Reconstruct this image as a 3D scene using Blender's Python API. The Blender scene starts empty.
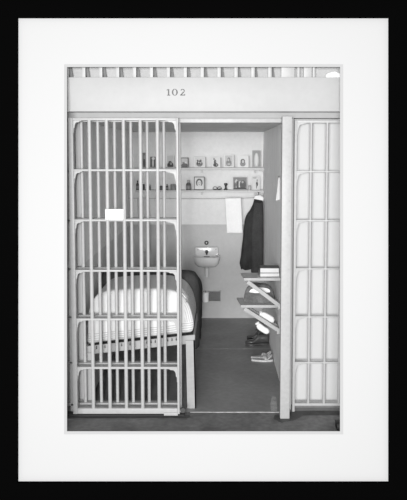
import bpy, bmesh, math, random
from mathutils import Vector, Matrix
R = math.radians
random.seed(7)
S = bpy.context.scene
COL = S.collection

# ------------------------------------------------------------------ camera
cd = bpy.data.cameras.new('camera')
cam = bpy.data.objects.new('camera', cd); COL.objects.link(cam)
cam.location = (0.0, -4.76, 1.90)
cam.rotation_euler = (R(90 - 4.6), 0, 0)
cd.sensor_fit = 'HORIZONTAL'; cd.sensor_width = 36.0
cd.lens = 36.0 * 668 / 407
cd.shift_x = -(217.5 - 203.5) / 407
cd.shift_y = (205.75 - 250.0) / 407
cd.clip_start = 0.05
S.camera = cam

# ------------------------------------------------------------------ light
w = bpy.data.worlds.new('world'); S.world = w; w.use_nodes = True
bg = w.node_tree.nodes['Background']
bg.inputs[0].default_value = (1, 1, 1, 1); bg.inputs[1].default_value = 0.48

def area(name, loc, target, size, power, shape='RECTANGLE', size_y=None):
    l = bpy.data.lights.new(name, 'AREA'); l.shape = shape; l.size = size
    if size_y: l.size_y = size_y
    l.energy = power
    o = bpy.data.objects.new(name, l); COL.objects.link(o)
    o.location = loc
    o.rotation_euler = (Vector(target) - Vector(loc)).to_track_quat('-Z', 'Y').to_euler()
    return o
area('flash_lamp', (-0.20, -4.95, 2.10), (-0.1, 0, 1.4), 0.22, 95, 'DISK')
area('hall_fill_light', (-1.2, -11.5, 1.75), (-0.1, 0, 1.4), 4.6, 1350, 'RECTANGLE', 2.6)  # added soft fill from an unseen source behind the camera

S.view_settings.view_transform = 'Standard'
S.view_settings.look = 'None'
S.view_settings.exposure = 0.15
S.view_settings.gamma = 1.0
S.view_settings.use_curve_mapping = False

# ------------------------------------------------------------------ materials
def mat(name, v, rough=0.6, amp=0.0, scale=6.0, amp2=0.0, scale2=40.0, bump=0.0, stretch=None, spec=0.3):
    """neutral grey paint / cloth / steel with two octaves of wear"""
    m = bpy.data.materials.new(name); m.use_nodes = True
    nt = m.node_tree; p = nt.nodes['Principled BSDF']
    p.inputs['Roughness'].default_value = rough
    p.inputs['Specular IOR Level'].default_value = spec
    if amp == 0 and amp2 == 0:
        p.inputs['Base Color'].default_value = (v, v, v, 1)
    else:
        tc = nt.nodes.new('ShaderNodeTexCoord')
        vec = tc.outputs['Object']
        if stretch:
            mp = nt.nodes.new('ShaderNodeMapping'); mp.inputs['Scale'].default_value = stretch
            nt.links.new(vec, mp.inputs[0]); vec = mp.outputs[0]
        n1 = nt.nodes.new('ShaderNodeTexNoise'); n1.inputs['Scale'].default_value = scale; n1.inputs['Detail'].default_value = 5
        n2 = nt.nodes.new('ShaderNodeTexNoise'); n2.inputs['Scale'].default_value = scale2; n2.inputs['Detail'].default_value = 3
        nt.links.new(vec, n1.inputs['Vector']); nt.links.new(vec, n2.inputs['Vector'])
        r1 = nt.nodes.new('ShaderNodeMapRange'); r1.inputs[1].default_value = .3; r1.inputs[2].default_value = .7
        r1.inputs[3].default_value = v * (1 - amp); r1.inputs[4].default_value = v * (1 + amp)
        r2 = nt.nodes.new('ShaderNodeMapRange'); r2.inputs[1].default_value = .3; r2.inputs[2].default_value = .7
        r2.inputs[3].default_value = 1 - amp2; r2.inputs[4].default_value = 1 + amp2
        mu = nt.nodes.new('ShaderNodeMath'); mu.operation = 'MULTIPLY'; mu.use_clamp = True
        nt.links.new(n1.outputs[0], r1.inputs[0]); nt.links.new(n2.outputs[0], r2.inputs[0])
        nt.links.new(r1.outputs[0], mu.inputs[0]); nt.links.new(r2.outputs[0], mu.inputs[1])
        cc = nt.nodes.new('ShaderNodeCombineColor')
        for i in range(3): nt.links.new(mu.outputs[0], cc.inputs[i])
        nt.links.new(cc.outputs[0], p.inputs['Base Color'])
        if bump:
            b = nt.nodes.new('ShaderNodeBump'); b.inputs['Strength'].default_value = bump; b.inputs['Distance'].default_value = .01
            nt.links.new(n2.outputs[0], b.inputs['Height']); nt.links.new(b.outputs[0], p.inputs['Normal'])
    return m

def two_tone_wall(name, upper, lower, zline, amp=.05):
    """painted wall: pale above, a darker dado of paint below a level line"""
    m = mat(name, upper, .55, amp, 3.0, .03, 30, .15)
    nt = m.node_tree; p = nt.nodes['Principled BSDF']
    src = p.inputs['Base Color'].links[0].from_socket
    tc = nt.nodes.new('ShaderNodeTexCoord'); sp = nt.nodes.new('ShaderNodeSeparateXYZ')
    nt.links.new(tc.outputs['Object'], sp.inputs[0])
    mr = nt.nodes.new('ShaderNodeMapRange'); mr.inputs[1].default_value = zline - .004; mr.inputs[2].default_value = zline + .004
    mr.inputs[3].default_value = lower / upper; mr.inputs[4].default_value = 1.0
    nt.links.new(sp.outputs['Z'], mr.inputs[0])
    vm = nt.nodes.new('ShaderNodeVectorMath'); vm.operation = 'SCALE'
    nt.links.new(src, vm.inputs[0]); nt.links.new(mr.outputs[0], vm.inputs['Scale'])
    nt.links.new(vm.outputs[0], p.inputs['Base Color'])
    return m

M = {}
M['black_frame'] = mat('black_lacquer', .0015, .5, spec=.0)
M['mat_white'] = mat('white_mat_board', .46, .9, spec=0)
M['mat_bevel'] = mat('mat_board_cut_edge', .38, .9, spec=0)
M['fascia'] = mat('white_painted_fascia', .36, .5, .03, 2, .02, 20)
M['soffit'] = mat('grey_track_channel', .30, .6, .04, 3, .03, 30)
M['bars'] = mat('white_bar_enamel', .36, .42, .04, 5, .05, 45)
M['grille'] = mat('white_grille_enamel', .37, .42, .04, 5, .05, 45)
M['post'] = mat('white_post_enamel', .35, .45, .04, 4, .05, 50)
M['pier'] = mat('white_pier_plaster', .47, .6, .02, 3, .01, 25)
M['upper_wall'] = mat('grey_upper_plaster', .40, .7, .05, 8, .05, 50, .3)
M['cell_wall'] = two_tone_wall('cell_back_wall_paint', .69, .47, 1.08)
M['cell_side'] = two_tone_wall('cell_side_wall_paint', .84, .66, 1.08, .08)
M['cell_right'] = mat('cell_right_wall_paint', .93, .6, .06, 5, .05, 30, .1, stretch=(1, 1, .3))
M['ceiling'] = mat('cell_ceiling_paint', .74, .7, .05, 3, .03, 20)
M['floor_cell'] = mat('dark_painted_floor', .21, .42, .20, 2.2, .10, 22, .1)
M['floor_corr'] = mat('worn_corridor_floor', .125, .55, .35, 4.0, .22, 26, .2)
M['base_dark'] = mat('dark_baseboard_paint', .14, .6, .2, 6, .15, 30)
M['thresh'] = mat('worn_threshold', .34, .6, .35, 9, .2, 40)
M['digits'] = mat('dark_stencil_paint', .10, .6, .25, 60, .1, 200)
M['wood'] = mat('white_shelf_paint', .56, .55, .04, 5, .04, 40)
M['grey_board'] = mat('grey_folding_board', .46, .55, .08, 8, .05, 40)
M['pale_edge'] = mat('pale_painted_edge', .38, .5, .05, 8, .05, 40)
M['porcelain'] = mat('porcelain', .62, .18, .02, 4, .01, 20, spec=.5)
M['dark_metal'] = mat('dark_metal', .05, .35, .1, 30, .1, 80, spec=.5)
M['chrome'] = mat('dull_chrome', .45, .25, spec=.6)
M['dark_cloth'] = mat('black_wool', .038, .9, .25, 9, .2, 120, .3, spec=.1)
M['grey_wool'] = mat('charcoal_wool', .075, .95, .15, 7, .25, 150, .3, spec=.05)
M['white_cloth'] = mat('white_cotton', .86, .9, .03, 10, .02, 90, .2, spec=.05)
M['pale_cloth'] = mat('pale_cotton', .48, .9, .05, 10, .04, 90, .2, spec=.05)
M['bed_paint'] = mat('bed_enamel', .30, .45, .06, 6, .05, 40)
M['paper'] = mat('white_paper', .58, .8, .02, 10, .01, 60)
M['cover'] = mat('dark_book_cloth', .12, .7, .1, 20, .1, 60)
M['cover_grey'] = mat('grey_book_cloth', .25, .7, .1, 20, .1, 60)
M['leather'] = mat('dark_leather', .05, .35, .15, 20, .1, 80, spec=.5)
M['pale_leather'] = mat('pale_sandal_leather', .46, .5, .15, 20, .1, 80)
M['glass_dark'] = mat('dark_bottle_glass', .12, .15, .2, 20, spec=.5)
M['frame_dark'] = mat('dark_photo_frame', .07, .5, .1, 30)
M['frame_grey'] = mat('grey_photo_frame', .38, .5, .1, 30)
M['frame_pale'] = mat('white_photo_mount', .72, .7)
M['black_box'] = mat('black_box_paint', .003, .5)
M['string'] = mat('cotton_string', .30, .9)
M['tissue'] = mat('tissue', .95, .9, .02, 30)
M['rail_shade'] = mat('rail_shade_grey', .15, .6, .2, 20)
M['void'] = mat('track_shade_black', .03, .9)

# ------------------------------------------------------------------ mesh builder
ORG = {}
def root_mat(o):
    return ORG.get(o.name, Matrix.Identity(4)) if o else Matrix.Identity(4)

class MB:
    def __init__(s): s.b = bmesh.new()
    def box(s, x0, x1, y0, y1, z0, z1, bev=0.0, m=None):
        r = bmesh.ops.create_cube(s.b, size=1.0)
        vs = r['verts']
        for v in vs:
            v.co = Vector(((x0 + x1) / 2 + v.co.x * (x1 - x0), (y0 + y1) / 2 + v.co.y * (y1 - y0), (z0 + z1) / 2 + v.co.z * (z1 - z0)))
        if bev > 0:
            es = list({e for v in vs for e in v.link_edges})
            q = bmesh.ops.bevel(s.b, geom=es, offset=bev, segments=2, affect='EDGES', profile=.6)
            vs = list({v for f in q['faces'] for v in f.verts} | {v for v in vs if v.is_valid})
        if m: bmesh.ops.transform(s.b, matrix=m, verts=vs)
        return s
    def tube(s, pts, r, n=10, closed=False):
        pts = [Vector(p) for p in pts]; rings = []
        N = len(pts)
        for i, p in enumerate(pts):
            a = pts[(i - 1) % N] if (closed or i > 0) else p
            c = pts[(i + 1) % N] if (closed or i < N - 1) else p
            t = (c - a).normalized()
            u = t.cross(Vector((0, 0, 1)))
            if u.length < .05: u = t.cross(Vector((0, 1, 0)))
            u.normalize(); q = t.cross(u)
            rr = r[i] if isinstance(r, (list, tuple)) else r
            rings.append([s.b.verts.new(p + rr * (math.cos(2 * math.pi * k / n) * u + math.sin(2 * math.pi * k / n) * q)) for k in range(n)])
        s.bridge(rings, closed)
        if not closed:
            s.b.faces.new(rings[0]); s.b.faces.new(rings[-1][::-1])
        return s
    def bridge(s, rings, closed=False):
        for i in range(len(rings) if closed else len(rings) - 1):
            A, B = rings[i], rings[(i + 1) % len(rings)]; n = len(A)
            for k in range(n):
                s.b.faces.new((A[k], A[(k + 1) % n], B[(k + 1) % n], B[k]))
    def loft(s, rings, cap=True):
        rs = [[s.b.verts.new(Vector(p)) for p in r] for r in rings]
        s.bridge(rs)
        if cap:
            s.b.faces.new(rs[0][::-1]); s.b.faces.new(rs[-1])
        return s
    def prism_xz(s, poly, y0, y1):
        a = [s.b.verts.new((x, y0, z)) for x, z in poly]
        c = [s.b.verts.new((x, y1, z)) for x, z in poly]
        n = len(poly)
        s.b.faces.new(a); s.b.faces.new(c[::-1])
        for k in range(n): s.b.faces.new((a[k], c[k], c[(k + 1) % n], a[(k + 1) % n]))
        return s
    def lathe(s, prof, c=(0, 0, 0), n=20, axis='Z'):
        rings = []
        for r, h in prof:
            ring = []
            for k in range(n):
                a = 2 * math.pi * k / n
                if axis == 'Z': p = (c[0] + r * math.cos(a), c[1] + r * math.sin(a), c[2] + h)
                elif axis == 'Y': p = (c[0] + r * math.cos(a), c[1] + h, c[2] + r * math.sin(a))
                else: p = (c[0] + h, c[1] + r * math.cos(a), c[2] + r * math.sin(a))
                ring.append(p)
            rings.append(ring)
        return s.loft(rings)
    def grid(s, f, nu, nv, thick=0.0):
        """sheet f(u,v)->point, optionally given thickness by solidify later"""
        vs = [[s.b.verts.new(Vector(f(i / nu, j / nv))) for j in range(nv + 1)] for i in range(nu + 1)]
        for i in range(nu):
            for j in range(nv):
                s.b.faces.new((vs[i][j], vs[i + 1][j], vs[i + 1][j + 1], vs[i][j + 1]))
        return s
    def build(s, name, m, parent=None, local=False, smooth=True, solid=0.0, subsurf=0):
        b = s.b
        if parent is not None and not local:
            bmesh.ops.transform(b, matrix=root_mat(parent).inverted(), verts=b.verts[:])
        bmesh.ops.recalc_face_normals(b, faces=b.faces[:])
        me = bpy.data.meshes.new(name); b.to_mesh(me); b.free()
        me.materials.append(M[m] if isinstance(m, str) else m)
        o = bpy.data.objects.new(name, me); COL.objects.link(o)
        if parent is not None:
            o.parent = parent; ORG[o.name] = root_mat(parent)
        if smooth:
            me.shade_smooth(); me.set_sharp_from_angle(angle=R(38))
        if solid:
            d = o.modifiers.new('solid', 'SOLIDIFY'); d.thickness = solid; d.offset = 0
        if subsurf:
            d = o.modifiers.new('sub', 'SUBSURF'); d.levels = subsurf; d.render_levels = subsurf
        return o

def tag(o, label, cat, group=None, kind=None):
    o['label'] = label; o['category'] = cat
    if group: o['group'] = group
    if kind: o['kind'] = kind
    return o
def thing(name, label, cat, loc, group=None, rot=(0, 0, 0)):
    o = bpy.data.objects.new(name, None); COL.objects.link(o)
    o.empty_display_size = .1
    o.location = loc; o.rotation_euler = rot
    from mathutils import Euler
    ORG[o.name] = Matrix.Translation(loc) @ Euler(rot).to_matrix().to_4x4()
    return tag(o, label, cat, group)
def struct(name, mb, m, label=None, **k):
    o = mb.build(name, m, **k); o['kind'] = 'structure'
    if label: o['label'] = label
    o['category'] = name.split('_')[0]
    return o

XL, XR, YB, ZC = -0.985, 0.515, 2.78, 2.124      # the cell's inside: left, right, back, ceiling

# ------------------------------------------------------------------ structure
struct('floor', MB().box(-2.2, 2.0, -0.335, 0.0, -.12, 0), 'floor_corr', 'worn grey concrete corridor floor in front of the gate')
struct('floor_cell', MB().box(-2.2, 2.0, 0.0, YB + .12, -.12, 0), 'floor_cell', 'dark grey painted concrete floor inside the cell')
struct('wall_back', MB().box(-1.2, .8, YB, YB + .12, 0, 2.45), 'cell_wall', 'pale back wall of the cell with darker painted lower half')
struct('wall_left', MB().box(-2.2, XL, 0.13, YB, 0, 2.45), 'cell_side', 'grey left side wall of the cell behind the bars')
struct('wall_right', MB().box(XR, .62, 0.402, YB, 0, 2.45), 'cell_right', 'grey right side wall of the cell behind the folding shelves')
struct('ceiling', MB().box(XL, XR, 0.10, YB, ZC, ZC + .10), 'ceiling', 'shaded ceiling of the cell above the shelves')
struct('wall_front', MB().box(XR, 2.0, 0.112, .40, 0, 2.45), 'pier', 'white wall behind the narrow grille right of the post')
struct('wall_front_left', MB().box(-2.2, XL - .01, 0.115, .13, .05, 2.45), 'pier', 'white end face of the cell wall behind the left edge of the bars')
struct('baseboard_right', MB().box(.53, 2.0, .085, .111, 0, .014), 'base_dark', 'dark baseboard strip below the grille right of the post')
struct('wall_upper', MB().box(-2.2, 2.0, -.045, .14, 2.414, 3.1), 'upper_wall', 'grey wall behind the railing along the top edge')
# fascia above the gate, with the channel set back underneath it
fz0, fz1 = 2.178, 2.412
struct('trim_fascia', MB().box(-2.2, 2.0, -.12, .02, fz0, fz1, .004), 'fascia', 'broad white fascia beam above the gate carrying the cell number')
struct('trim_channel', MB().box(-2.2, 2.0, -.03, .10, 2.138, fz0 - .001), 'soffit', 'grey recessed door track strip under the white fascia')
struct('trim_header', MB().box(-.276, .47, -.028, .05, 2.106, 2.137, .003), 'bars', 'white steel header over the open doorway')
struct('trim_threshold', MB().box(-.20, .47, -.012, .008, 0, .004), 'thresh', 'thin pale worn threshold line across the doorway')

# door post right of the opening: a boxed steel channel with rivets
pb = MB().box(.447, .515, -.125, -.06, 0.0, 2.146, .005)
post = struct('trim_post', pb, 'post', 'white riveted steel post right of the open doorway')
for k in range(9):
    z = .12 + k * .24
    MB().lathe([(.006, 0), (.006, -.002), (.003, -.004)], (.500, -.125, z), 8, 'Y').build('rivet', 'post', post)
MB().box(.520, .534, -.03, .10, .03, 2.136).build('inner_flange', 'post', post)

# bare patch worn into the floor paint; dark patches painted as shade
def patch(name, pts, m, label, z=.0012):
    rnd = random.Random(len(pts)); cx = sum(p[0] for p in pts) / len(pts); cy = sum(p[1] for p in pts) / len(pts)
    P = []
    for i, p in enumerate(pts):
        q = pts[(i + 1) % len(pts)]
        for t in (0, .33, .66):
            P.append((p[0] + (q[0] - p[0]) * t + rnd.uniform(-.004, .004), p[1] + (q[1] - p[1]) * t + rnd.uniform(-.006, .006)))
    mb = MB(); mb.loft([[(x, y, 0) for x, y in P], [(x, y, z) for x, y in P]])
    return struct(name, mb, m, label, smooth=False)
M['bare'] = mat('bare_concrete_wear', .36, .7, .25, 20, .2, 90)
M['shade_patch'] = mat('floor_shade_paint', .055, .5, .3, 14, .2, 60)
patch('trim_1', [(.395, .02), (.44, .02), (.455, .30), (.425, .34), (.405, .20)], 'bare', 'pale worn patch on the floor at the foot of the post')
patch('trim_2', [(.40, -.13), (.45, -.19), (.53, -.16), (.62, -.07), (.95, -.06), (.95, .02), (.55, .02), (.50, -.06), (.42, -.05)], 'shade_patch', 'painted shade on the floor around the foot of the post')
patch('trim_3', [(-1.2, -.115), (-.9, -.122), (-.45, -.115), (-.25, -.125), (-.19, -.10), (-.20, -.06), (-1.2, -.06)], 'shade_patch', 'painted strip of shade on the floor along the foot of the sliding door')
struct('trim_crack', MB().box(-.20, XR, 1.575, 1.583, 0, .0008), 'thresh', 'thin pale seam across the cell floor')

# number on the fascia
num = thing('cell_number', 'dark stencilled number 102 on the white fascia beam', 'number', (-.30, -.12, 2.28))
def digit_prism(polys, x, z, name):
    mb = MB()
    for poly in polys: mb.prism_xz([(x + px * .0068, z + pz * .0068) for px, pz in poly], -.1212, -.1195)
    return mb.build(name, 'digits', num, smooth=False)
def ring(cx, cz, rx, rz, ix, iz, n=20):
    out = []
    for k in range(n):
        a, b_ = 2 * math.pi * k / n, 2 * math.pi * (k + 1) / n
        out.append([(cx + rx * math.cos(a), cz + rz * math.sin(a)), (cx + rx * math.cos(b_), cz + rz * math.sin(b_)),
                    (cx + ix * math.cos(b_), cz + iz * math.sin(b_)), (cx + ix * math.cos(a), cz + iz * math.sin(a))])
    return out
NZ = 2.287
digit_prism([[(1.1, .4), (2.4, .4), (2.4, 6.6), (1.1, 6.2)], [(0, 0), (3.5, 0), (3.5, .7), (0, .7)], [(-.2, 5.0), (1.2, 5.6), (1.2, 6.5), (-.2, 5.7)]], -.348, NZ, 'digit_one')
digit_prism(ring(3, 3.3, 3.0, 3.4, 1.55, 2.85), -.314, NZ, 'digit_zero')
two = []
arc = [(2.4 + 2.2 * math.cos(a), 4.7 + 1.9 * math.sin(a)) for a in [R(x) for x in range(165, -50, -20)]]
for k in range(len(arc) - 1):
    (xa, za), (xb, zb) = arc[k], arc[k + 1]
    f = lambda x, z: (2.4 + (x - 2.4) * .52, 4.7 + (z - 4.7) * .6)
    two.append([(xa, za), (xb, zb), f(xb, zb), f(xa, za)])
two.append([(4.0, 3.3), (2.9, 3.9), (.2, .9), (.2, 0), (1.4, .6)])
two.append([(0, 0), (4.8, 0), (5.0, 1.7), (4.4, 1.7), (4.0, .9), (0, .9)])
digit_prism(two, -.256, NZ, 'digit_two')

# railing standing along the top of the fascia
rail = thing('gallery_railing', 'row of short white upright bars along the top above the fascia', 'railing', (0, -.08, fz1))
x = -1.62
while x < .42:
    mb = MB().box(x - .0125, x + .0125, -.108, -.094, fz1, 2.80, .002)
    mb.box(x - .004, x + .012, -.095, -.046, fz1, 2.80)
    mb.build('bar', 'grille', rail)
    MB().loft([[(x + a + .010, -.074, fz1), (x + b_ + .010, -.074, fz1), (x + b_ + .010, -.060, fz1), (x + a + .010, -.060, fz1)],
               [(x + a - .045, -.074, 2.80), (x + b_ - .045, -.074, 2.80), (x + b_ - .045, -.060, 2.80), (x + a - .045, -.060, 2.80)]]).build('shade_strip', 'rail_shade', rail, smooth=False) if (a := .006, b_ := .026) else None  # slanted dark strip standing in for the shade beside each bar
    x += .1165
MB().box(.438, .530, -.112, -.10, fz1, 2.80, .002).build('wide_post', 'grille', rail)
for xx in (.555, .60, .66):
    MB().box(xx - .006, xx + (.05 if xx == .60 else .012), -.104, -.092, fz1, 2.80, .002).build('bar', 'grille', rail)
MB().box(-1.65, 1.2, -.108, -.09, 2.80, 2.83, .003).build('top_rail', 'grille', rail)
# crumpled cloth on the ledge
def lump(cx, cy, z0, rx, ry, rz, seed, amp=.25, nu=36, nv=14, block=1.0):
    rnd = random.Random(seed); ph = [rnd.uniform(0, 6.3) for _ in range(8)]
    mb = MB(); rings = []
    for j in range(nv + 1):
        t = j / nv; e = math.sin(t * math.pi / 2) if True else t
        ringp = []
        for k in range(nu):
            a = 2 * math.pi * k / nu
            rr = math.cos(t * math.pi / 2 * .97) ** block
            q = 1 + amp * (.5 * math.sin(3 * a + ph[0] + 2 * t) + .3 * math.sin(5 * a + ph[1] - 3 * t) + .25 * math.sin(8 * a + ph[2]))
            zz = z0 + rz * e * (1 + amp * .8 * math.sin(2 * a + ph[3]) * math.cos(t * 1.3) * .6)
            ringp.append((cx + rx * rr * q * math.cos(a), cy + ry * rr * q * math.sin(a), max(z0, zz) if j else z0))
        rings.append(ringp)
    return mb.loft(rings)
tag(lump(.80, -.082, fz1 + .0005, .055, .02, .040, 3, .35).build('crumpled_cloth', 'white_cloth'),
    'crumpled white rag on the fascia ledge at the top right', 'cloth')

# ------------------------------------------------------------------ grilles and sliding door
def gusset(x, z, side, w=.075, h=.10, y0=-.075, y1=-.045):
    """stepped bracket plate in the corner between stile and rail; side=+1 goes right of x"""
    pts = [(0, 0), (w, 0), (w, -.004), (w * .76, -.006), (w * .66, -.012), (w * .44, -.012), (w * .32, -.016), (w * .22, -.025),
           (w * .16, -.040), (w * .15, -h * .58), (w * .05, -h * .66), (w * .05, -h), (0, -h)]
    return MB().prism_xz([(x + side * px, z + pz) for px, pz in pts], y0, y1)

door = thing('sliding_cell_door', 'white barred steel sliding door pushed open to the left', 'cell door', (-.65, -.06, .018))
DL, DR = -1.038, -.272
RZ = [(.349, .371), (.703, .725), (1.053, 1.074), (1.412, 1.426), (1.764, 1.778)]
RZ = [(z0 + .002, z0 + .016) for z0, z1 in RZ]
MB().box(DL, DL + .032, -.090, -.034, .02, 2.136, .003).build('stile', 'bars', door)
MB().box(DR - .016, DR, -.090, -.034, .02, 2.136, .003).build('stile', 'bars', door)
MB().box(DL + .032, DR - .016, -.088, -.034, 2.119, 2.136, .003).build('top_rail', 'bars', door)
mb = MB().box(DL + .032, DR - .016, -.090, -.034, .022, .062, .003)
mb.build('bottom_rail', 'bars', door)
for z0, z1 in RZ:
    MB().box(DL + .032, DR - .016, -.088, -.034, z0, z1, .002).build('crossbar', 'bars', door)
for xx in (-.893, -.773, -.655, -.538, -.419):
    MB().tube([(xx, -.078, .055), (xx, -.078, 2.125)], .0135, 12).build('bar', 'bars', door)
for z in [a for a, _ in RZ] + [2.119]:
    gusset(DL + .032, z, 1, .058, .085).build('gusset', 'bars', door)
    gusset(DR - .016, z, -1).build('gusset', 'bars', door)
# roller at the foot of the leading stile, and its shoe plate
MB().lathe([(.004, -.012), (.018, -.012), (.020, -.008), (.016, 0), (.020, .008), (.018, .012), (.004, .012)], (-.250, -.062, .040), 18, 'Y').build('roller', 'dark_metal', door)
MB().box(-.30, -.236, -.072, -.052, .026, .046, .003).build('roller_bracket', 'bars', door)
MB().box(-.385, -.285, -.098, -.089, .012, .034, .002).build('shoe_plate', 'post', door)
# low guide track, coloured near black as the shadow line under the door
struct('trim_track', MB().box(-2.2, -.24, -.084, -.02, 0, .014, .002), 'void', 'low guide track darkened as shade under the sliding door')

card = thing('blank_card', 'blank white card fixed to the sliding door bars', 'card', (-.72, -.102, 1.428))
MB().box(-.787, -.657, -.1035, -.0995, 1.428, 1.502, .001).build('sheet', 'paper', card)
for xx in (-.780, -.664):
    MB().tube([(xx, -.0995, 1.49), (xx + (.008 if xx < -.7 else -.008), -.093, 1.492)], .002, 6).build('wire', 'dark_metal', card)

def grille(name, label, xs, x0, x1, y, zs, ztop, zbot, rad=.0115, gs=None, stiles=(), m='grille', half=.022, rt=.014):
    g = thing(name, label, 'bar grille', ((x0 + x1) / 2, y, 0))
    for xx in xs:
        MB().tube([(xx, y, zbot), (xx, y, ztop)], rad, 12).build('bar', m, g)
    for z in zs:
        MB().box(x0, x1, y - half, y + half, z, z + rt, .002).build('crossbar', m, g)
    MB().box(x0, x1, y - half, y + half, ztop - .012, ztop + .006, .002).build('top_rail', m, g)
    MB().box(x0, x1, y - half, y + half, zbot - .006, zbot + .012, .002).build('bottom_rail', m, g)
    for a, b_ in stiles:
        MB().box(a, b_, y - half, y + half, 0.0, ztop + .006, .002).build('stile', m, g)
    if gs:
        for z in list(zs) + [ztop - .012]:
            gusset(gs[0], z, gs[1], .062, .085, y - half + .004, y - half + .018).build('gusset', m, g)
    return g
grille('fixed_bar_grille', 'white fixed bar grille standing behind the sliding door', (-.972, -.855, -.736, -.620, -.503, -.384),
       -1.04, -.282, .035, [a for a, _ in RZ], 2.124, .052, .0120, stiles=((-.284, -.262),), half=.030)
grille('side_bar_grille', 'white bar grille panel right of the riveted post', (.667, .782, .890, 1.005, 1.12), .566, 1.4, .02,
       (.361, .700, 1.053, 1.403, 1.755), 2.118, .050, .0105, gs=(.566, 1), stiles=((.548, .566),), half=.014, rt=.011)
grille('neighbouring_bar_grille', 'edge of the next white bar grille left of the sliding door', (-1.115, -1.235, -1.355, -1.475), -1.6, -1.052, .02,
       (.361, .700, 1.053, 1.403, 1.755), 2.124, .052, .0125, stiles=((-1.075, -1.052),), half=.020)

# ------------------------------------------------------------------ picture frame around the view
U = .0067814
def fx(px): return (px - 217.5) * U
def fzz(py): return (504 - py) * U
base = Vector((0, -4.76 + 4.53 * math.cos(R(4.6)), 1.90 - 4.53 * math.sin(R(4.6)))) + (-(504 - 205.75) * U) * Vector((0, math.sin(R(4.6)), math.cos(R(4.6))))
pf = thing('picture_frame', 'large black picture frame with a wide white mat around the cell front', 'picture frame', tuple(base), rot=(R(-4.6), 0, 0))
ox0, ox1, oz0, oz1 = fx(-4), fx(411), fzz(504), fzz(-4)
ix0, ix1, iz0, iz1 = fx(18.4), fx(388.2), fzz(481.3), fzz(18.4)
def moulding(a, b_, inward):
    """one mitred length of moulding: a,b outer corners; inner corners given"""
    (p0, p1, q0, q1) = a[0], a[1], b_[0], b_[1]
    prof = [(0, -.030), (.10, -.036), (.85, -.036), (1.0, -.028), (1.0, .006), (0, .006)]
    rings = []
    for (o, i) in ((p0, q0), (p1, q1)):
        rings.append([(o[0] + (i[0] - o[0]) * t, y, o[1] + (i[1] - o[1]) * t) for t, y in prof])
    return MB().loft(rings)
OC = [(ox0, oz0), (ox1, oz0), (ox1, oz1), (ox0, oz1)]
IC = [(ix0, iz0), (ix1, iz0), (ix1, iz1), (ix0, iz1)]
for k, nm in enumerate(('bottom_moulding', 'right_moulding', 'top_moulding', 'left_moulding')):
    j = (k + 1) % 4
    moulding((OC[k], OC[j]), (IC[k], IC[j]), 0).build('moulding', 'black_frame', pf, local=True)
ax0, ax1, az0, az1 = fx(64.2), fx(343.2), fzz(434.3), fzz(64.2)
bx0, bx1, bz0, bz1 = fx(66.8), fx(340.2), fzz(431.6), fzz(66.8)
def ringloft(rects):
    mb = MB(); rs = []
    for (x0, x1, z0, z1, y) in rects:
        rs.append([mb.b.verts.new(p) for p in ((x0, y, z0), (x1, y, z0), (x1, y, z1), (x0, y, z1))])
    mb.bridge(rs, closed=True)
    return mb
e = .01
ringloft([(ix0 - e, ix1 + e, iz0 - e, iz1 + e, 0), (ax0, ax1, az0, az1, 0), (ax0, ax1, az0, az1, .005), (ix0 - e, ix1 + e, iz0 - e, iz1 + e, .005)]
         ).build('mat_board', 'mat_white', pf, local=True, smooth=False)
ringloft([(ax0, ax1, az0, az1, 0.0005), (bx0, bx1, bz0, bz1, .006), (bx0, bx1, bz0, bz1, .010), (ax0, ax1, az0, az1, .010)]
         ).build('mat_bevel', 'mat_bevel', pf, local=True, smooth=False)

# ------------------------------------------------------------------ wall shelves
def shelf(name, label, ztop, th, y0=2.63):
    t = thing(name, label, 'shelf', (-.2, 2.78, ztop - th), 'wall shelves')
    MB().box(-.915, XR - .002, y0, YB, ztop - th, ztop, .002).build('board', 'wood', t)
    for xx in (-.60, -.18, .42):
        MB().prism_xz([(xx - .008, ztop - th), (xx + .008, ztop - th), (xx + .008, ztop - th - .035), (xx - .008, ztop - th - .035)], 2.70, YB).build('bracket', 'wood', t)
    MB().box(.47, .515, 2.64, 2.74, ztop - th - .014, ztop - th).build('end_cleat', 'grey_board', t)
    return t
SU, SLW = 1.727, 1.477
shelf('wall_shelf', 'upper white wall shelf lined with propped photographs', SU, .024)
shelf('wall_shelf', 'lower white wall shelf above the clothesline', SLW, .020)

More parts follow.
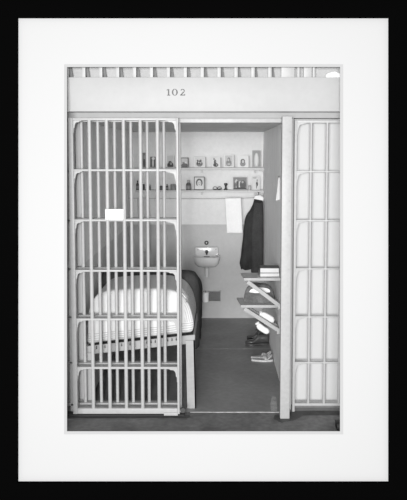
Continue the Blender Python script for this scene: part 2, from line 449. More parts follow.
# pictures propped on the shelves: tones laid out as ellipses / boxes in the print
PM = {}
def print_mat(key, bgv, blobs):
    if key in PM: return PM[key]
    m = bpy.data.materials.new('print_' + key); m.use_nodes = True
    nt = m.node_tree; p = nt.nodes['Principled BSDF']; p.inputs['Roughness'].default_value = .5
    p.inputs['Specular IOR Level'].default_value = .15
    tc = nt.nodes.new('ShaderNodeTexCoord'); sp = nt.nodes.new('ShaderNodeSeparateXYZ')
    nt.links.new(tc.outputs['Generated'], sp.inputs[0])
    def math_(op, a, b_):
        n = nt.nodes.new('ShaderNodeMath'); n.operation = op
        for i, q in enumerate((a, b_)):
            if isinstance(q, (int, float)): n.inputs[i].default_value = q
            else: nt.links.new(q, n.inputs[i])
        return n.outputs[0]
    cur = None
    for (cx, cz, rx, rz, v) in blobs:
        dx = math_('DIVIDE', math_('SUBTRACT', sp.outputs['X'], cx), rx)
        dz = math_('DIVIDE', math_('SUBTRACT', sp.outputs['Z'], cz), rz)
        ins = math_('LESS_THAN', math_('ADD', math_('MULTIPLY', dx, dx), math_('MULTIPLY', dz, dz)), 1.0)
        mx = nt.nodes.new('ShaderNodeMix'); mx.data_type = 'FLOAT'
        nt.links.new(ins, mx.inputs[0])
        if cur is None: mx.inputs[2].default_value = bgv
        else: nt.links.new(cur, mx.inputs[2])
        mx.inputs[3].default_value = v
        cur = mx.outputs[0]
    cc = nt.nodes.new('ShaderNodeCombineColor')
    for i in range(3): nt.links.new(cur, cc.inputs[i])
    nt.links.new(cc.outputs[0], p.inputs['Base Color'])
    PM[key] = m
    return m
def picture(name, label, cat, x0, x1, z, h, frame, bw, key, bgv, blobs, group, yaw=0.0, side=None, tilt=-8, yb=2.69):
    wd = x1 - x0
    t = thing(name, label, cat, ((x0 + x1) / 2, yb, z + .0018), group, (R(tilt), 0, R(yaw)))
    MB().box(-wd / 2, wd / 2, -.006, .006, 0, h, .0015).build('frame' if frame != 'frame_pale' else 'mount', frame, t, local=True)
    MB().box(-wd / 2 + bw, wd / 2 - bw, -.0075, -.0055, bw, h - bw).build('print', print_mat(key, bgv, blobs), t, local=True, smooth=False)
    if side:   # easel strut / folded side leaf seen edge-on
        MB().box(wd / 2, wd / 2 + .010, -.004, .045, 0, h * .94).build('side_leaf', 'frame_grey', t, local=True)
    else:
        MB().box(-.012, .012, .006, .010, .01, h * .7).build('easel_back', 'frame_grey', t, local=True)
    return t
GU, GL = 'photographs propped on the upper shelf', 'things standing on the lower shelf'
portrait = [(.5, .18, .42, .26, .10), (.5, .60, .17, .20, .45), (.5, .74, .19, .12, .06)]
couple = [(.3, .2, .25, .28, .08), (.7, .2, .25, .3, .12), (.32, .62, .13, .15, .4), (.68, .66, .13, .15, .42), (.68, .8, .14, .07, .05)]
gp = dict(group=GU)
picture('photograph', 'narrow dark photograph behind the bars, leftmost on the upper shelf', 'photograph', -.838, -.790, SU, .165, 'frame_grey', .004, 'narrow', .20, [(.5, .3, .4, .3, .10), (.5, .7, .2, .15, .35)], **gp)
picture('photograph', 'small photograph of a pale standing figure behind the bars on the upper shelf', 'photograph', -.752, -.684, SU, .12, 'frame_grey', .004, 'standing', .12, [(.5, .4, .16, .4, .62), (.55, .85, .3, .14, .7)], **gp)
picture('photograph', 'unframed photograph with a dark lower half next to the door stile, upper shelf', 'photograph', -.565, -.484, SU, .13, 'frame_pale', .004, 'darkhalf', .55, [(.5, .15, .48, .3, .05), (.45, .42, .25, .14, .10), (.6, .30, .10, .12, .4)], **gp)
picture('photograph', 'dark framed landscape photograph first right of the door stile, upper shelf', 'photograph', -.411, -.323, SU, .109, 'frame_dark', .008, 'landsc', .50, [(.5, .15, .5, .25, .14), (.35, .45, .2, .1, .2), (.7, .5, .16, .12, .62)], **gp)
picture('photograph', 'white mounted photograph of a dark group, second right of the door stile', 'photograph', -.261, -.140, SU, .122, 'frame_pale', .010, 'groupdk', .60, [(.5, .3, .34, .32, .08), (.3, .62, .1, .12, .12), (.62, .66, .12, .1, .15), (.42, .45, .09, .1, .5), (.65, .4, .08, .1, .5), (.5, .15, .3, .06, .3)], side=True, **gp)
picture('photograph', 'white mounted photograph of a dark seated figure, middle of the upper shelf', 'photograph', -.061, .030, SU, .115, 'frame_pale', .006, 'seated', .66, [(.45, .2, .36, .2, .07), (.35, .5, .16, .3, .10), (.2, .85, .1, .08, .1), (.55, .55, .1, .1, .55), (.6, .2, .1, .08, .4)], side=True, **gp)
picture('photograph', 'tall white mounted portrait photograph with a soft grey image, upper shelf', 'photograph', .072, .180, SU, .145, 'frame_pale', .012, 'softport', .50, [(.5, .3, .36, .30, .24), (.5, .62, .2, .2, .22), (.45, .58, .12, .12, .5), (.5, .2, .2, .1, .45)], side=True, **gp)
picture('photograph', 'white mounted photograph of a small dark face second from right on upper shelf', 'photograph', .222, .345, SU, .135, 'frame_pale', .010, 'smallface', .68, [(.48, .25, .3, .25, .25), (.48, .52, .24, .22, .14), (.50, .48, .13, .15, .52)], side=True, **gp)
picture('photograph', 'tall grey framed photograph tilted at the right end of the upper shelf', 'photograph', .385, .480, SU, .190, 'frame_grey', .010, 'tallgrey', .30, [(.5, .4, .34, .5, .52), (.5, .45, .2, .4, .66)], yaw=-4, **gp)
# lower shelf
def bottle(name, label, cat, x, h, r, m='glass_dark', group=GL, y=2.69, capm='pale_edge'):
    t = thing(name, label, cat, (x, y, SLW), group)
    MB().lathe([(.001, 0), (r * .95, 0), (r, .004), (r, h * .55), (r * .85, h * .66), (r * .38, h * .76), (r * .36, h * .88), (.001, h * .88)], (x, y, SLW), 18).build('body', m, t)
    MB().lathe([(.001, 0), (r * .46, 0), (r * .46, h * .12), (.001, h * .12)], (x, y, SLW + h * .88), 14).build('cap', capm, t)
    MB().lathe([(r * 1.01, h * .14), (r * 1.02, h * .15), (r * 1.02, h * .45), (r * 1.01, h * .46)], (x, y, SLW), 18).build('paper_label', 'cover_grey', t)
    return t
bottle('bottle', 'slim black bottle at the left end of the lower shelf', 'bottle', -.893, .105, .016, 'dark_metal', capm='dark_metal')
bottle('bottle', 'dark squat bottle with pale cap just right of the door stile', 'bottle', -.324, .112, .028)
def tin(name, label, cat, x, h, r, m, y=2.69, lid=None):
    t = thing(name, label, cat, (x, y, SLW), GL)
    MB().lathe([(.001, 0), (r, 0), (r, h), (r * .93, h), (r * .93, h * .9), (.001, h * .9)], (x, y, SLW), 18).build('body', m, t)
    if lid: MB().lathe([(.001, 0), (r * 1.05, 0), (r * 1.05, .012), (r * .9, .016), (.001, .016)], (x, y, SLW + h), 18).build('lid', lid, t)
    return t
tin('jar', 'small dark jar with a lid second from left on the lower shelf', 'jar', -.840, .05, .026, 'dark_metal', lid='dark_metal')
tin('jar', 'tiny dark jar with pale lid, third from left on the lower shelf', 'jar', -.765, .045, .019, 'glass_dark', lid='pale_edge')
tin('tin', 'low dark tin on the lower shelf behind the middle of the bars', 'tin', -.630, .03, .018, 'dark_metal', lid='dark_metal')
bottle('bottle', 'little dark bottle left of the cup behind the bars', 'bottle', -.563, .066, .013, 'dark_metal', capm='dark_metal')
cup = tin('cup', 'grey metal cup with a handle behind the door gusset on the lower shelf', 'cup', -.496, .065, .030, 'cover_grey')
MB().tube([(-.496 + .028 + .022 * math.sin(a), 2.69, SLW + .033 + .022 * math.cos(a)) for a in [R(k) for k in range(0, 181, 20)]], .004, 8).build('handle', 'cover_grey', cup)
picture('photograph', 'dark framed portrait of a person with dark hair, lower shelf, left', 'photograph', -.262, -.145, SLW, .146, 'frame_dark', .007, 'dkportrait', .62,
        [(.5, .55, .36, .34, .12), (.5, .5, .22, .26, .60), (.5, .12, .44, .2, .66), (.44, .54, .04, .03, .15), (.6, .54, .04, .03, .15), (.5, .38, .07, .02, .2)], GL, side=True)
# folded spectacles
sp = thing('spectacles', 'folded dark rimmed spectacles lying on the lower shelf', 'spectacles', (.0, 2.67, SLW), GL)
for cx in (-.028, .022):
    MB().tube([(cx + .021 * math.cos(a), 2.655, SLW + .0215 + .017 * math.sin(a)) for a in [2 * math.pi * k / 16 for k in range(16)]], .0035, 6, closed=True).build('rim', 'frame_dark', sp)
MB().tube([(-.007, 2.655, SLW + .026), (.001, 2.655, SLW + .026)], .003, 6).build('bridge', 'frame_dark', sp)
MB().tube([(.043, 2.657, SLW + .024), (.047, 2.69, SLW + .015), (-.03, 2.70, SLW + .006)], .003, 6).build('temple', 'frame_dark', sp)
MB().tube([(-.049, 2.657, SLW + .024), (-.052, 2.68, SLW + .012), (.03, 2.69, SLW + .006)], .003, 6).build('temple', 'frame_dark', sp)
cp = thing('candlestick', 'small black waisted candlestick in the middle of the lower shelf', 'candlestick', (.092, 2.69, SLW), GL)
MB().lathe([(.001, 0), (.022, 0), (.022, .008), (.012, .018), (.009, .035), (.013, .050), (.018, .058), (.001, .058)], (.092, 2.69, SLW), 18).build('stem', 'dark_metal', cp)
MB().lathe([(.001, 0), (.019, 0), (.020, .012), (.015, .018), (.001, .018)], (.092, 2.69, SLW + .058), 18).build('socket', 'dark_metal', cp)
picture('photograph', 'wide grey framed group photograph towards the right of the lower shelf', 'photograph', .173, .329, SLW, .142, 'frame_grey', .006, 'widegroup', .22,
        [(.22, .45, .12, .42, .50), (.30, .42, .1, .3, .10), (.50, .38, .10, .34, .60), (.72, .40, .24, .38, .11), (.70, .62, .08, .1, .4), (.5, .02, .6, .14, .07), (.12, .35, .06, .25, .1)], GL)
picture('photograph', 'pale photograph with a dark standing figure, right end of the lower shelf', 'photograph', .388, .474, SLW, .152, 'frame_pale', .004, 'darkfig', .62,
        [(.62, .42, .14, .18, .05), (.56, .25, .07, .2, .2), (.66, .7, .10, .1, .30), (.3, .9, .3, .06, .4)], GL)
tin('jar', 'small pale jar right of the wide group photograph', 'jar', .357, .035, .015, 'pale_cloth', lid='pale_edge')

# ------------------------------------------------------------------ clothesline with towels and clothes
LY = 2.60
lz = lambda x: 1.392 - .006 * math.sin((x - XL) / (XR - XL) * math.pi) + .012 * max(0, (x - .2) / .3)
tag(MB().tube([(XL + k / 24 * (XR - XL), LY, lz(XL + k / 24 * (XR - XL))) for k in range(25)], .0028, 6).build('clothesline', 'string'),
    'thin string clothesline stretched below the lower shelf', 'clothesline')
def towel(name, label, x0, x1, ztop, zb_front, zb_back, m, skew=0.0, seed=1):
    t = thing(name, label, 'towel', ((x0 + x1) / 2, LY, ztop - .5))
    rnd = random.Random(seed); a, b_ = rnd.uniform(0, 6), rnd.uniform(0, 6)
    def f(u, v):
        x = x0 + (x1 - x0) * u
        s_ = v * 2 - 1            # -1 front hem .. 0 over line .. 1 back hem
        d = abs(s_)
        top = lz(x) + .0045
        zb = zb_front if s_ < 0 else zb_back
        z = top + (zb - top) * max(0, d - .02) / .98
        y = LY + (-1 if s_ < 0 else 1) * min(.008, d * .3) + .005 * math.sin(u * 7 + a) * d + .003 * math.sin(u * 15 + b_) * d
        return (x + skew * (top - z), y, z)
    MB().grid(f, 18, 60).build('cloth', m, t, solid=.004)
    return t
towel('towel', 'white hand towel hanging over the clothesline left of the dark coat', .083, .258, 1.39, 1.005, 1.06, 'white_cloth', .055, 2)
towel('towel', 'pale towel on the clothesline behind the bars at the left', -.885, -.765, 1.39, .79, .90, 'pale_cloth', .02, 5)

# coat on its hanger hook
coat = thing('coat', 'long black coat hanging in the corner beside the white towel', 'coat', (.40, 2.62, .56))
def interp(tab, z):
    for (z0, a0), (z1, a1) in zip(tab, tab[1:]):
        if z0 <= z <= z1:
            q = (z - z0) / (z1 - z0); q = q * q * (3 - 2 * q) * .5 + q * .5
            return a0 + (a1 - a0) * q
    return tab[0][1] if z < tab[0][0] else tab[-1][1]
Lt = [(.60, .262), (.66, .246), (.76, .262), (1.00, .286), (1.14, .300), (1.20, .318), (1.28, .372), (1.34, .398), (1.39, .408)]
Rt = [(.57, .508), (1.0, .508), (1.2, .506), (1.33, .504), (1.39, .492)]
rings = []
NZs = 26
for j in range(NZs):
    z = .60 + (1.385 - .60) * j / (NZs - 1)
    xl, xr = interp(Lt, z), interp(Rt, z)
    cxm, hw = (xl + xr) / 2, (xr - xl) / 2
    dep = .050 * min(1, hw / .08)
    ringp = []
    n = 48
    for k in range(n):
        a = 2 * math.pi * k / n
        fold = 1 + .16 * math.sin(7 * a + 1.1) * (1.4 - z) / .8 + .07 * math.sin(13 * a + z * 3)
        yy = 2.62 + dep * math.sin(a) * fold
        zz = z - (.035 * max(0, math.cos(a)) + .012 * math.sin(5 * a) if j == 0 else 0)
        ringp.append((cxm + hw * math.cos(a), yy, zz))
    rings.append(ringp)
MB().loft(rings).build('coat_body', 'dark_cloth', coat)
# front panel lapping over, with its sleeve-like fold
rings = []
for j in range(20):
    z = .565 + (1.34 - .565) * j / 19
    xr = interp(Rt, z) - .004
    xl = .372 + .030 * max(0, (z - 1.0)) / .34
    ringp = []
    for k in range(24):
        a = 2 * math.pi * k / 24
        ringp.append(((xl + xr) / 2 + (xr - xl) / 2 * math.cos(a), 2.578 + .022 * math.sin(a) * (1 + .2 * math.sin(4 * a + z * 5)), z))
    rings.append(ringp)
MB().loft(rings).build('front_panel', mat('coat_panel_wool', .055, .9, .15, 9, .2, 120, spec=.08), coat)
MB().prism_xz([(.400, 1.385), (.470, 1.372), (.505, 1.366), (.508, 1.40), (.470, 1.425), (.415, 1.418)], 2.585, 2.635).build('collar', 'white_cloth', coat)
MB().tube([(.455, 2.62, 1.41), (.455, 2.62, 1.44), (.455, 2.66, 1.452), (.455, 2.70, 1.448), (.455, 2.705, 1.457)], .004, 8).build('hanger_hook', 'dark_metal', coat)

# small cloth hanging on the right wall
hc = thing('hand_cloth', 'small white cloth hanging high on the right side wall beside the post', 'cloth', (XR - .02, .75, 1.50))
MB().loft([[(.481, .735, 1.500), (.513, .735, 1.508), (.513, .775, 1.508), (.486, .775, 1.500)],
           [(.490, .738, 1.570), (.513, .738, 1.570), (.513, .772, 1.570), (.494, .772, 1.570)],
           [(.499, .742, 1.660), (.513, .742, 1.660), (.513, .766, 1.660), (.502, .766, 1.660)],
           [(.503, .746, 1.690), (.513, .746, 1.690), (.513, .762, 1.690), (.505, .762, 1.690)]]).build('cloth', mat('linen', .62, .9, .05, 10), hc)
MB().tube([(.514, .755, 1.695), (.505, .755, 1.695), (.502, .755, 1.703)], .003, 8).build('hook', 'dark_metal', hc)

# ------------------------------------------------------------------ wash basin
sk = thing('wash_basin', 'white porcelain wash basin mounted on the back wall', 'basin', (-.12, YB, .50))
MB().box(-.256, .008, 2.735, YB, .700, .828, .016).build('splashback', 'porcelain', sk)
rings = []
CX, hwx = -.120, .146
def bowl_ring(sc, z, y0, y1, n=28):
    out = []
    for k in range(n):
        a = 2 * math.pi * k / n
        ca, sa = math.cos(a), math.sin(a)
        ex = .55
        x = CX + hwx * sc * math.copysign(abs(ca) ** ex, ca)
        y = (y0 + y1) / 2 - (y1 - y0) / 2 * math.copysign(abs(sa) ** ex, sa)
        out.append((x, y, z))
    return out
prof = [(.45, .618, 2.60, 2.74), (.72, .628, 2.56, 2.77), (.90, .655, 2.53, 2.778), (.98, .695, 2.515, 2.779), (1.0, .728, 2.51, 2.779), (1.0, .738, 2.51, 2.779), (.95, .742, 2.522, 2.77),
        (.90, .730, 2.535, 2.74), (.82, .685, 2.55, 2.73), (.5, .660, 2.59, 2.70)]
MB().loft([bowl_ring(a, z, y0, y1) for a, z, y0, y1 in prof]).build('bowl', 'porcelain', sk)
MB().lathe([(.001, 0), (.026, 0), (.026, .012), (.018, .020), (.001, .020)], (-.120, 2.66, .600), 16).build('drain_collar', 'chrome', sk)
MB().tube([(-.120, 2.66, .605), (-.120, 2.66, .500)], .022, 14).build('drain_pipe', 'porcelain', sk)
MB().tube([(-.120, 2.70, .505), (-.120, 2.70, .53), (-.120, 2.78, .53)], .014, 10).build('waste_arm', 'porcelain', sk)
fa = MB().lathe([(.001, -.030), (.012, -.030), (.020, -.018), (.020, 0)], (-.122, 2.735, .775), 14, 'Y')
fa.tube([(-.122, 2.715, .775), (-.122, 2.685, .770), (-.122, 2.672, .752)], .009, 10)
fa.build('spout', 'dark_metal', sk)
MB().box(-.152, -.088, 2.730, 2.736, .715, .722).build('overflow_slot', 'void', sk)
for xx in (-.222, -.02):
    MB().lathe([(.001, -.012), (.007, -.012), (.009, 0)], (xx, 2.735, .80), 10, 'Y').build('bolt', 'chrome', sk)
vb = thing('push_valve', 'small round dark push valve on the wall above the basin', 'valve', (-.125, YB, .872))
MB().lathe([(.001, -.016), (.016, -.016), (.024, -.010), (.024, 0)], (-.125, YB, .872), 18, 'Y').build('plate', 'dark_metal', vb)
MB().lathe([(.001, -.026), (.009, -.024), (.010, -.016)], (-.125, YB, .872), 12, 'Y').build('button', 'chrome', vb)

# vent with the paper roll in front of its left half
vt = thing('wall_vent', 'dark latticed vent grille low on the back wall below the basin', 'vent', (-.07, YB, .192))
MB().box(-.172, .036, 2.775, YB, .194, .319).build('backing', 'void', vt)
mb = MB()
for (a, b_, c, d) in ((-.178, .041, .192, .200), (-.178, .041, .313, .321), (-.178, -.170, .192, .321), (.033, .041, .192, .321)):
    mb.box(a, b_, 2.768, YB, c, d)
mb.build('rim', 'grey_board', vt)
mb = MB()
def clip_line(x, z, dx, dz, x0=-.170, x1=.033, z0=.200, z1=.313):
    ts = []
    for t in [((x0 - x) / dx), ((x1 - x) / dx), ((z0 - z) / dz), ((z1 - z) / dz)]:
        px, pz = x + t * dx, z + t * dz
        if x0 - 1e-6 <= px <= x1 + 1e-6 and z0 - 1e-6 <= pz <= z1 + 1e-6: ts.append((px, pz))
    ts.sort()
    return (ts[0], ts[-1]) if len(ts) > 1 and abs(ts[0][0] - ts[-1][0]) > .004 else None
for k in range(-8, 18):
    for sgn in (1, -1):
        q = clip_line(-.17 + k * .022, .200 if sgn > 0 else .313, 1, sgn)
        if q: mb.tube([(q[0][0], 2.772, q[0][1]), (q[1][0], 2.772, q[1][1])], .0019, 5)
mb.build('lattice', 'grey_board', vt)
tr = thing('toilet_roll', 'white toilet paper roll standing in front of the wall vent', 'toilet roll', (-.135, 2.735, .20))
MB().lathe([(.013, 0), (.033, 0), (.0335, .004), (.0335, .104), (.033, .108), (.013, .108)], (-.135, 2.730, .203), 22).build('paper', 'tissue', tr)
MB().lathe([(.0125, -.001), (.0128, .109), (.011, .109), (.011, -.001)], (-.135, 2.730, .203), 16).build('core', 'cover_grey', tr)
MB().tube([(-.135, 2.73, .196), (-.135, 2.73, .318), (-.135, 2.768, .318)], .004, 8).build('holder_rod', 'dark_metal', tr)

# ------------------------------------------------------------------ folding shelves on the right wall
def folding(name, label, z, xf, xf2, y0, y1, th, strut_bot, struts, cl1, m='grey_board'):
    t = thing(name, label, 'folding shelf', (XR, (y0 + y1) / 2, z - th), 'folding wall shelves')
    MB().loft([[(xf + .004, y0, z - th), (XR - .001, y0, z - th), (XR - .001, y1, z - th), (xf2 + .004, y1, z - th)],
               [(xf, y0, z), (XR - .001, y0, z), (XR - .001, y1, z), (xf2, y1, z)]]).build('board', m, t, smooth=False)
    MB().box(xf - .001, XR - .002, y0 - .010, y0, z - th - .006, z + .001, .002).build('front_edge', 'pale_edge', t)
    # diagonal strut from under the free edge down to the wall
    (xa, za), (xb, zb) = (xf + .03, z - th - .004), (XR - .012, strut_bot)
    d = Vector((xb - xa, 0, zb - za)).normalized(); nrm = Vector((-d.z, 0, d.x))
    for yo in struts:
        mb = MB(); h = .015
        pa = [(xa + nrm.x * h, za + nrm.z * h - .012), (xa - nrm.x * h, za - nrm.z * h - .012), (xb - nrm.x * h, zb - nrm.z * h), (xb + nrm.x * h, zb + nrm.z * h)]
        mb.prism_xz(pa, yo, yo + .028)
        mb.build('strut', 'pale_edge', t)
    MB().box(XR - .022, XR - .001, y0, cl1, strut_bot - .03, strut_bot + .012).build('wall_cleat', 'pale_edge', t)
    MB().tube([(xf + .05, y0 - .012, z - th * .5), (xf + .05, y0 - .004, z - th * .5)], .006, 8).build('pivot_bolt', 'chrome', t)
    return t
folding('folding_shelf', 'upper grey folding shelf with two books on it', .879, .214, .195, .606, .84, .015, .650, (.610,), .655)
folding('folding_shelf', 'lower grey folding shelf under the dark folded jacket', .640, .192, .165, .677, .96, .016, .425, (.681, .80), .96)

def book(name, label, x0, x1, y0, y1, z0, th, cov, rz=0):
    t = thing(name, label, 'book', ((x0 + x1) / 2, (y0 + y1) / 2, z0), 'books on the upper folding shelf', (0, 0, R(rz)))
    a, b_ = (x1 - x0) / 2, (y1 - y0) / 2
    MB().box(-a, a, -b_, b_, 0, .003, .0005).box(-a, a, -b_, b_, th - .003, th, .0005).box(-a, -a + .003, -b_, b_, 0, th, .0005).build('cover', cov, t, local=True)
    MB().box(-a + .004, a - .004, -b_ + .003, b_ - .004, .003, th - .003).build('pages', 'paper', t, local=True)
    return t
book('book', 'lower book of the pair on the folding shelf, pale pages facing out', .345, .508, .655, .80, .8792, .031, 'cover_grey', 2)
book('book', 'upper dark covered book on top of the other on the folding shelf', .349, .509, .66, .80, .9104, .041, 'cover', -1)
# loose sheet under the books
pl = MB().box(.325, .40, .635, .72, .8791, .8800).build('note_paper', 'paper'); tag(pl, 'white slip of paper tucked under the books on the folding shelf', 'paper')

jk = lump(.356, .83, .6405, .118, .090, .150, 11, .22, block=.45).build('folded_jacket', mat('jacket_cloth', .14, .95, .3, 12, .25, 90, .4, spec=.03))
tag(jk, 'dark grey jacket folded in a heap on the lower folding shelf', 'jacket')
def drape(cx, cy, rx, ry, zf, seed, name, m, label, cat, th=.006):
    rnd = random.Random(seed); p1, p2 = rnd.uniform(0, 6), rnd.uniform(0, 6)
    def f(u, v):
        a, b_ = u * 2 - 1, v * 2 - 1
        x = cx + rx * a * (1 - .12 * abs(b_)); y = cy + ry * b_ * (1 - .1 * math.sin(a * 3 + p2))
        return (x, y, zf(x, y) + .006 * math.sin(a * 6 + p1) * math.cos(b_ * 5 + p2))
    return tag(MB().grid(f, 22, 22).build(name, m, solid=th), label, cat)
wc = lump(.345, .735, .735, .085, .028, .040, 21, .30).build('white_rag', 'white_cloth')
tag(wc, 'crumpled white cloth lying on the dark folded jacket', 'cloth')

# white socks tucked in the brace of the lower shelf
def sock(name, label, pts, rad):
    t = thing(name, label, 'sock', pts[-1], 'socks tucked in the shelf brace')
    MB().tube(pts, rad, 14).build('knit', 'white_cloth', t, subsurf=1)
    MB().tube([pts[0], tuple(Vector(pts[0]) + (Vector(pts[0]) - Vector(pts[1])).normalized() * .012)], rad[0] * 1.05, 14).build('cuff', 'white_cloth', t)
    return t
sock('sock', 'white sock tucked above the strut of the lower folding shelf', [(.362, .76, .545), (.39, .765, .532), (.425, .77, .515), (.455, .77, .490), (.472, .77, .47)], [.022, .030, .026, .036, .014])
sock('sock', 'white sock hanging below the strut of the lower folding shelf', [(.335, .735, .468), (.352, .735, .440), (.385, .735, .418), (.415, .735, .402), (.43, .735, .388)], [.018, .031, .024, .030, .012])

# shoes
def shoe(name, label, loc, rz, L=.235, Wd=.085, m='leather'):
    """toe towards -X"""
    t = thing(name, label, 'shoe', loc, 'dark shoes under the folding shelves', (0, 0, R(rz)))
    N = 22; n = 20
    def outline(u):   # u 0 toe..1 heel -> half width
        return Wd / 2 * (1.0 * math.sin(min(1, u / .30) * math.pi / 2) ** .6 if u < .30 else (1 - .28 * math.sin((u - .30) / .35 * math.pi / 2) if u < .65 else .72 + .06 * math.sin((u - .65) / .35 * math.pi)) * (1 if u < .93 else math.sqrt(max(.05, 1 - ((u - .93) / .075) ** 2))))
    def height(u):
        return .040 + .012 * math.sin(min(1, u / .25) * math.pi / 2) + (.055 * ((u - .28) / .25) ** 1.2 if .28 < u < .53 else (.055 if u >= .53 else 0))
    rings = []; so = []
    for i in range(N + 1):
        u = .012 + .976 * i / N; x = -L / 2 + L * u; hw = outline(u); h = height(u)
        ringp = []
        for k in range(n):
            a = 2 * math.pi * k / n
            yy = hw * .95 * math.copysign(abs(math.cos(a)) ** .7, math.cos(a)); zz = .016 + (h - .016) * (.5 + .5 * math.sin(a))
            ringp.append((x, yy * (1 - .35 * max(0, math.sin(a)) ** 2 * (u > .3)), zz))
        rings.append(ringp)
        lift = .008 * max(0, 1 - u / .25)
        b0 = 0.0 if (u > .68) else (.006 if u > .35 else lift)
        so.append([(x, -hw * 1.06, b0), (x, hw * 1.06, b0), (x, hw * 1.06, .019 + lift * .4), (x, -hw * 1.06, .019 + lift * .4)])
    MB().loft(rings).build('upper', m, t, local=True)
    MB().loft(so).build('sole', 'dark_metal', t, local=True, smooth=False)
    mb = MB()
    for q in range(4):
        u = .36 + q * .055; x = -L / 2 + L * u
        mb.tube([(x, -.018, height(u) - .004), (x + .004, 0, height(u) + .003), (x + .010, .018, height(u) - .004)], .0022, 6)
    mb.build('laces', 'cover_grey', t, local=True)
    MB().loft([[(L * .16 + .075 * math.cos(a) * .82, .022 * math.sin(a), .104) for a in [2 * math.pi * k / 16 for k in range(16)]],
               [(L * .16 + .075 * math.cos(a) * .72, .018 * math.sin(a), .108) for a in [2 * math.pi * k / 16 for k in range(16)]]]).build('opening', 'void', t, local=True)
    return t
shoe('shoe', 'dark leather shoe on the cell floor nearest the doorway, below the white socks', (.392, 1.72, 0), 8, .24)
shoe('shoe', 'dark leather shoe behind its mate against the right wall', (.405, 1.88, 0), -4, .22)
def sandal(name, label, loc, rz, L=.20, Wd=.062):
    t = thing(name, label, 'sandal', loc, 'pale sandals on the cell floor', (0, 0, R(rz)))
    N = 16
    lo, hi = [], []
    pts = []
    for i in range(32):
        a = 2 * math.pi * i / 32
        x = L / 2 * math.cos(a); hw = Wd / 2 * (1 - .22 * math.cos(a * 1.0) * -1) * (1 - .18 * math.sin(a * 2) ** 2)
        pts.append((x, hw * math.sin(a)))
    MB().loft([[(x, y, 0) for x, y in pts], [(x, y, .016) for x, y in pts]]).build('sole', 'pale_leather', t, local=True)
    for x0 in (.012,):
        def f(u, v, x0=x0):
            a = math.pi * v
            return (x0 + .022 * u - .01 * math.cos(a), Wd * .46 * math.cos(a), .012 + .034 * math.sin(a))
        MB().grid(f, 3, 14).build('strap', 'pale_edge', t, local=True, solid=.004)
    def g(u, v):
        a = math.pi * v
        return (.045 + .045 * math.sin(a), Wd * .44 * math.cos(a), .014 + .016 * u + .035 * math.sin(a))
    MB().grid(g, 3, 14).build('heel_strap', 'pale_edge', t, local=True, solid=.004)
    return t
sandal('sandal', 'pale strapped sandal farther from the doorway beside the right wall', (.408, 1.29, 0), 4)
sandal('sandal', 'pale strapped sandal nearer the doorway beside the right wall', (.408, 1.20, 0), -3)

# ------------------------------------------------------------------ bed
bed = thing('iron_bed', 'white iron bed standing along the left wall just inside the gate', 'bed', (-.56, 1.0, 0))
BY0, BY1 = .085, 1.98
def leg(x0, x1, y0, y1, z1, lean=.010):
    mb = MB()
    for (a, b_, c, d) in ((x0, x1, y0, y0 + .010), (x1 - .010, x1, y0, y1)):
        mb.loft([[(a + lean, c, 0), (b_ + lean, c, 0), (b_ + lean, d, 0), (a + lean, d, 0)], [(a, c, z1), (b_, c, z1), (b_, d, z1), (a, d, z1)]])
    return mb
leg(-.234, -.168, .070, .125, .515).build('leg', 'bed_paint', bed, smooth=False)
leg(-.967, -.922, .070, .125, .42, 0).build('leg', 'bed_paint', bed, smooth=False)
leg(-.234, -.168, 1.92, 1.98, .515, 0).build('leg', 'bed_paint', bed, smooth=False)
leg(-.967, -.922, 1.92, 1.98, .42, 0).build('leg', 'bed_paint', bed, smooth=False)
XA, XB = -.975, -.168
def rz(x): return .405 + (.492 - .405) * (x - XA) / (XB - XA)      # underside of the sagging foot rail
MB().prism_xz([(XA, rz(XA)), (XB, rz(XB)), (XB, rz(XB) + .062), (XA, rz(XA) + .062)], .082, .094).build('end_rail', 'bed_paint', bed, smooth=False)
MB().prism_xz([(XA, rz(XA)), (XB, rz(XB)), (XB, rz(XB) + .062), (XA, rz(XA) + .062)], 1.95, 1.965).build('end_rail', 'bed_paint', bed, smooth=False)
for xx in (XA, XB - .012):
    MB().box(xx, xx + .012, .094, 1.95, rz(xx) + .004, rz(xx) + .062).build('side_rail', 'bed_paint', bed)
for i in range(22):
    x = XA + .05 + i * .031
    if i % 6 in (4, 5): continue
    z = rz(x) + .056
    MB().tube([(x, .080, z), (x, .076, z - .012), (x, .081, z - .020)], .0045, 6).build('spring_hook', 'dark_metal', bed)
MB().grid(lambda u, v: (XA + .012 + (XB - XA - .024) * u, .094 + 1.856 * v, rz(XA + (XB - XA) * u) + .050), 6, 12).build('spring_mesh', 'void', bed, solid=.006)

# rounded bundle of bedding: rings inset towards the middle of the end face, stripes as a cloth pattern
def outline_pts(n=64):
    ctrl = [(-.968, .470), (-.972, .56), (-.966, .68), (-.930, .80), (-.850, .862), (-.70, .880), (-.52, .888), (-.37, .880), (-.275, .845), (-.215, .770), (-.186, .680), (-.178, .610), (-.190, .562), (-.235, .549)]
    ctrl += [(-.235 - .733 * k / 8, .549 - (.549 - .470) * k / 8) for k in range(1, 8)]
    P = [Vector((x, z)) for x, z in ctrl]; out = []; m = len(P); per = 5
    for i in range(m):
        p0, p1, p2, p3 = P[i - 1], P[i], P[(i + 1) % m], P[(i + 2) % m]
        for k in range(per):
            t = k / per
            out.append(.5 * ((2 * p1) + (p2 - p0) * t + (2 * p0 - 5 * p1 + 4 * p2 - p3) * t * t + (3 * p1 - p0 - 3 * p2 + p3) * t ** 3))
    return out
OP = outline_pts()
cen = Vector((-.59, .68))
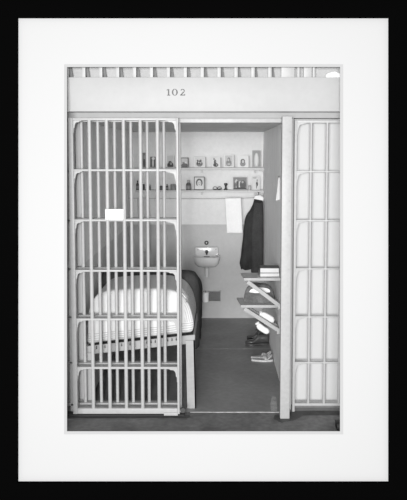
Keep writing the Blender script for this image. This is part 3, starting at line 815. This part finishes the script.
def bundle(name, m, y0, y1, parent, bulge=.03):
    b = bmesh.new(); lay = b.verts.layers.float.new('inset')
    rings = []
    spec = [(y1, 0.97, -.62)] + [(y1 + (y0 - y1) * k / 12, 1.0, -(.58 - .58 * k / 12)) for k in range(0, 12)] + [(y0 + .012, .995, 0.0), (y0 + .004, .975, .012), (y0 - .002, .95, .026)]
    spec += [(y0 - .004 - bulge * (1 - s_ ** 2), s_, .026 + (.95 - s_) * .42) for s_ in (.90, .84, .78, .72, .64, .54, .42, .28, .12)]
    for y, s_, att in spec:
        r = []
        for p in OP:
            q = cen + (p - cen) * s_
            v = b.verts.new((q.x, y + .010 * math.sin(q.x * 23 + 1) * (s_ < .9), q.y)); v[lay] = att; r.append(v)
        rings.append(r)
    n = len(OP)
    for A, B in zip(rings, rings[1:]):
        for k in range(n): b.faces.new((A[k], A[(k + 1) % n], B[(k + 1) % n], B[k]))
    b.faces.new(rings[0]); b.faces.new(rings[-1])
    mb = MB(); mb.b.free(); mb.b = b
    return mb.build(name, m, parent)
sm = mat('striped_ticking', .62, .9, .03, 8, .02, 90, .15, spec=.05)
nt = sm.node_tree; p = nt.nodes['Principled BSDF']; src = p.inputs['Base Color'].links[0].from_socket
at = nt.nodes.new('ShaderNodeAttribute'); at.attribute_name = 'inset'
geo = nt.nodes.new('ShaderNodeTexCoord'); sx = nt.nodes.new('ShaderNodeSeparateXYZ'); nt.links.new(geo.outputs['Object'], sx.inputs[0])
def mth(op, a, b_=None, clamp=False):
    n = nt.nodes.new('ShaderNodeMath'); n.operation = op; n.use_clamp = clamp
    for i, q in enumerate((a, b_)):
        if q is None: continue
        if isinstance(q, (int, float)): n.inputs[i].default_value = q
        else: nt.links.new(q, n.inputs[i])
    return n.outputs[0]
ph = mth('FRACT', mth('MULTIPLY', at.outputs['Fac'], 60.0))
line = mth('LESS_THAN', ph, .36)
near_edge = mth('LESS_THAN', at.outputs['Fac'], .125)
low = mth('LESS_THAN', mth('SUBTRACT', sx.outputs['Z'], mth('MULTIPLY', sx.outputs['X'], .11)), .100)
rgt = mth('GREATER_THAN', sx.outputs['X'], .315)
hz = mth('SUBTRACT', sx.outputs['Z'], mth('MULTIPLY', sx.outputs['X'], .11))
lowline = mth('MULTIPLY', mth('LESS_THAN', mth('FRACT', mth('MULTIPLY', hz, 58.0)), .36), low)
side = mth('MULTIPLY', mth('MULTIPLY', line, near_edge), mth('MULTIPLY', rgt, mth('SUBTRACT', 1.0, low)))
keep = mth('MAXIMUM', lowline, side)
fac = mth('SUBTRACT', 1.0, mth('MULTIPLY', keep, .34))
vm = nt.nodes.new('ShaderNodeVectorMath'); vm.operation = 'SCALE'
nt.links.new(src, vm.inputs[0]); nt.links.new(fac, vm.inputs['Scale']); nt.links.new(vm.outputs[0], p.inputs['Base Color'])
bd = thing('rolled_mattress', 'white bulging mattress with striped edges on the near end of the bed', 'mattress', (-.56, .40, .50))
bundle('ticking', sm, .140, .70, bd)
MB().tube([(-.250, .124, .862), (-.238, .122, .84), (-.226, .120, .815), (-.228, .118, .79)], [.010, .012, .011, .006], 8).build('tie_tape', 'cover_grey', bd)
MB().grid(lambda u, v: (-.305 + .085 * u, .125 - .02 * math.sin(u * 3) + .12 * v, .880 - .085 * u * u - .008 * math.sin(v * 5)), 8, 6).build('folded_corner', 'white_cloth', bd, solid=.006)

# dark blanket over the rest of the bed
bk = thing('dark_blanket', 'charcoal wool blanket heaped over the far part of the bed', 'blanket', (-.55, 1.3, .52))
def blanket_f(u, v):
    y = .73 + 1.20 * v
    q_ = min(1, max(0, (v - .20) / .22)); q_ = q_ * q_ * (3 - 2 * q_)
    hump = .868 - .225 * q_ + .006 * math.sin(v * 14)
    # u: 0 wall edge, across the top, over the shoulder, to the hem at the right side
    e0 = max(0, 1 - v / .08) ** 2; hump -= .07 * e0; inx = .045 * e0
    if u < .55:
        x = -.970 + (.742) * (u / .55); z = hump + .006 * math.sin(u * 25 + v * 9)
    elif u < .8:
        a = (u - .55) / .25 * math.pi / 2
        x = -.228 + .070 * math.sin(a); z = hump - .13 * (1 - math.cos(a))
    else:
        q = (u - .8) / .2
        x = -.158 + .004 * math.sin(v * 30) * q - .004 * q; z = (hump - .13) + (.24 + .03 * math.sin(v * 9) - (hump - .13)) * q
    if u > .3: x -= inx * min(1, (u - .3) / .25)
    return (x, y, z)
MB().grid(blanket_f, 60, 40).build('wool', 'grey_wool', bk, solid=.012)
# front fold closing the heap behind the mattress
MB().grid(lambda u, v: (blanket_f(u * .8, 0)[0], .728, blanket_f(u * .8, 0)[2] * (1 - v) + .50 * v), 50, 6).build('front_fold', 'grey_wool', bk, solid=.010)
bm2 = thing('flat_mattress', 'thin pale mattress lying under the charcoal blanket', 'mattress', (-.55, 1.3, .5))
MB().loft([[(XA + .014, .74, rz(XA) + .065), (-.185, .74, rz(-.185) + .062), (-.185, .74, .62), (XA + .014, .74, .60)],
           [(XA + .014, 1.93, rz(XA) + .065), (-.185, 1.93, rz(-.185) + .062), (-.185, 1.93, .60), (XA + .014, 1.93, .60)]]).build('ticking', 'pale_cloth', bm2)

# black box at the corridor's right edge
bx = thing('black_box', 'small black box on the corridor floor at the lower right corner', 'box', (.88, -.30, 0))
MB().box(.818, .95, -.330, -.25, 0, .036, .003).build('body', 'black_box', bx)
MB().box(.816, .952, -.332, -.248, .036, .044, .003).build('lid', 'black_box', bx)
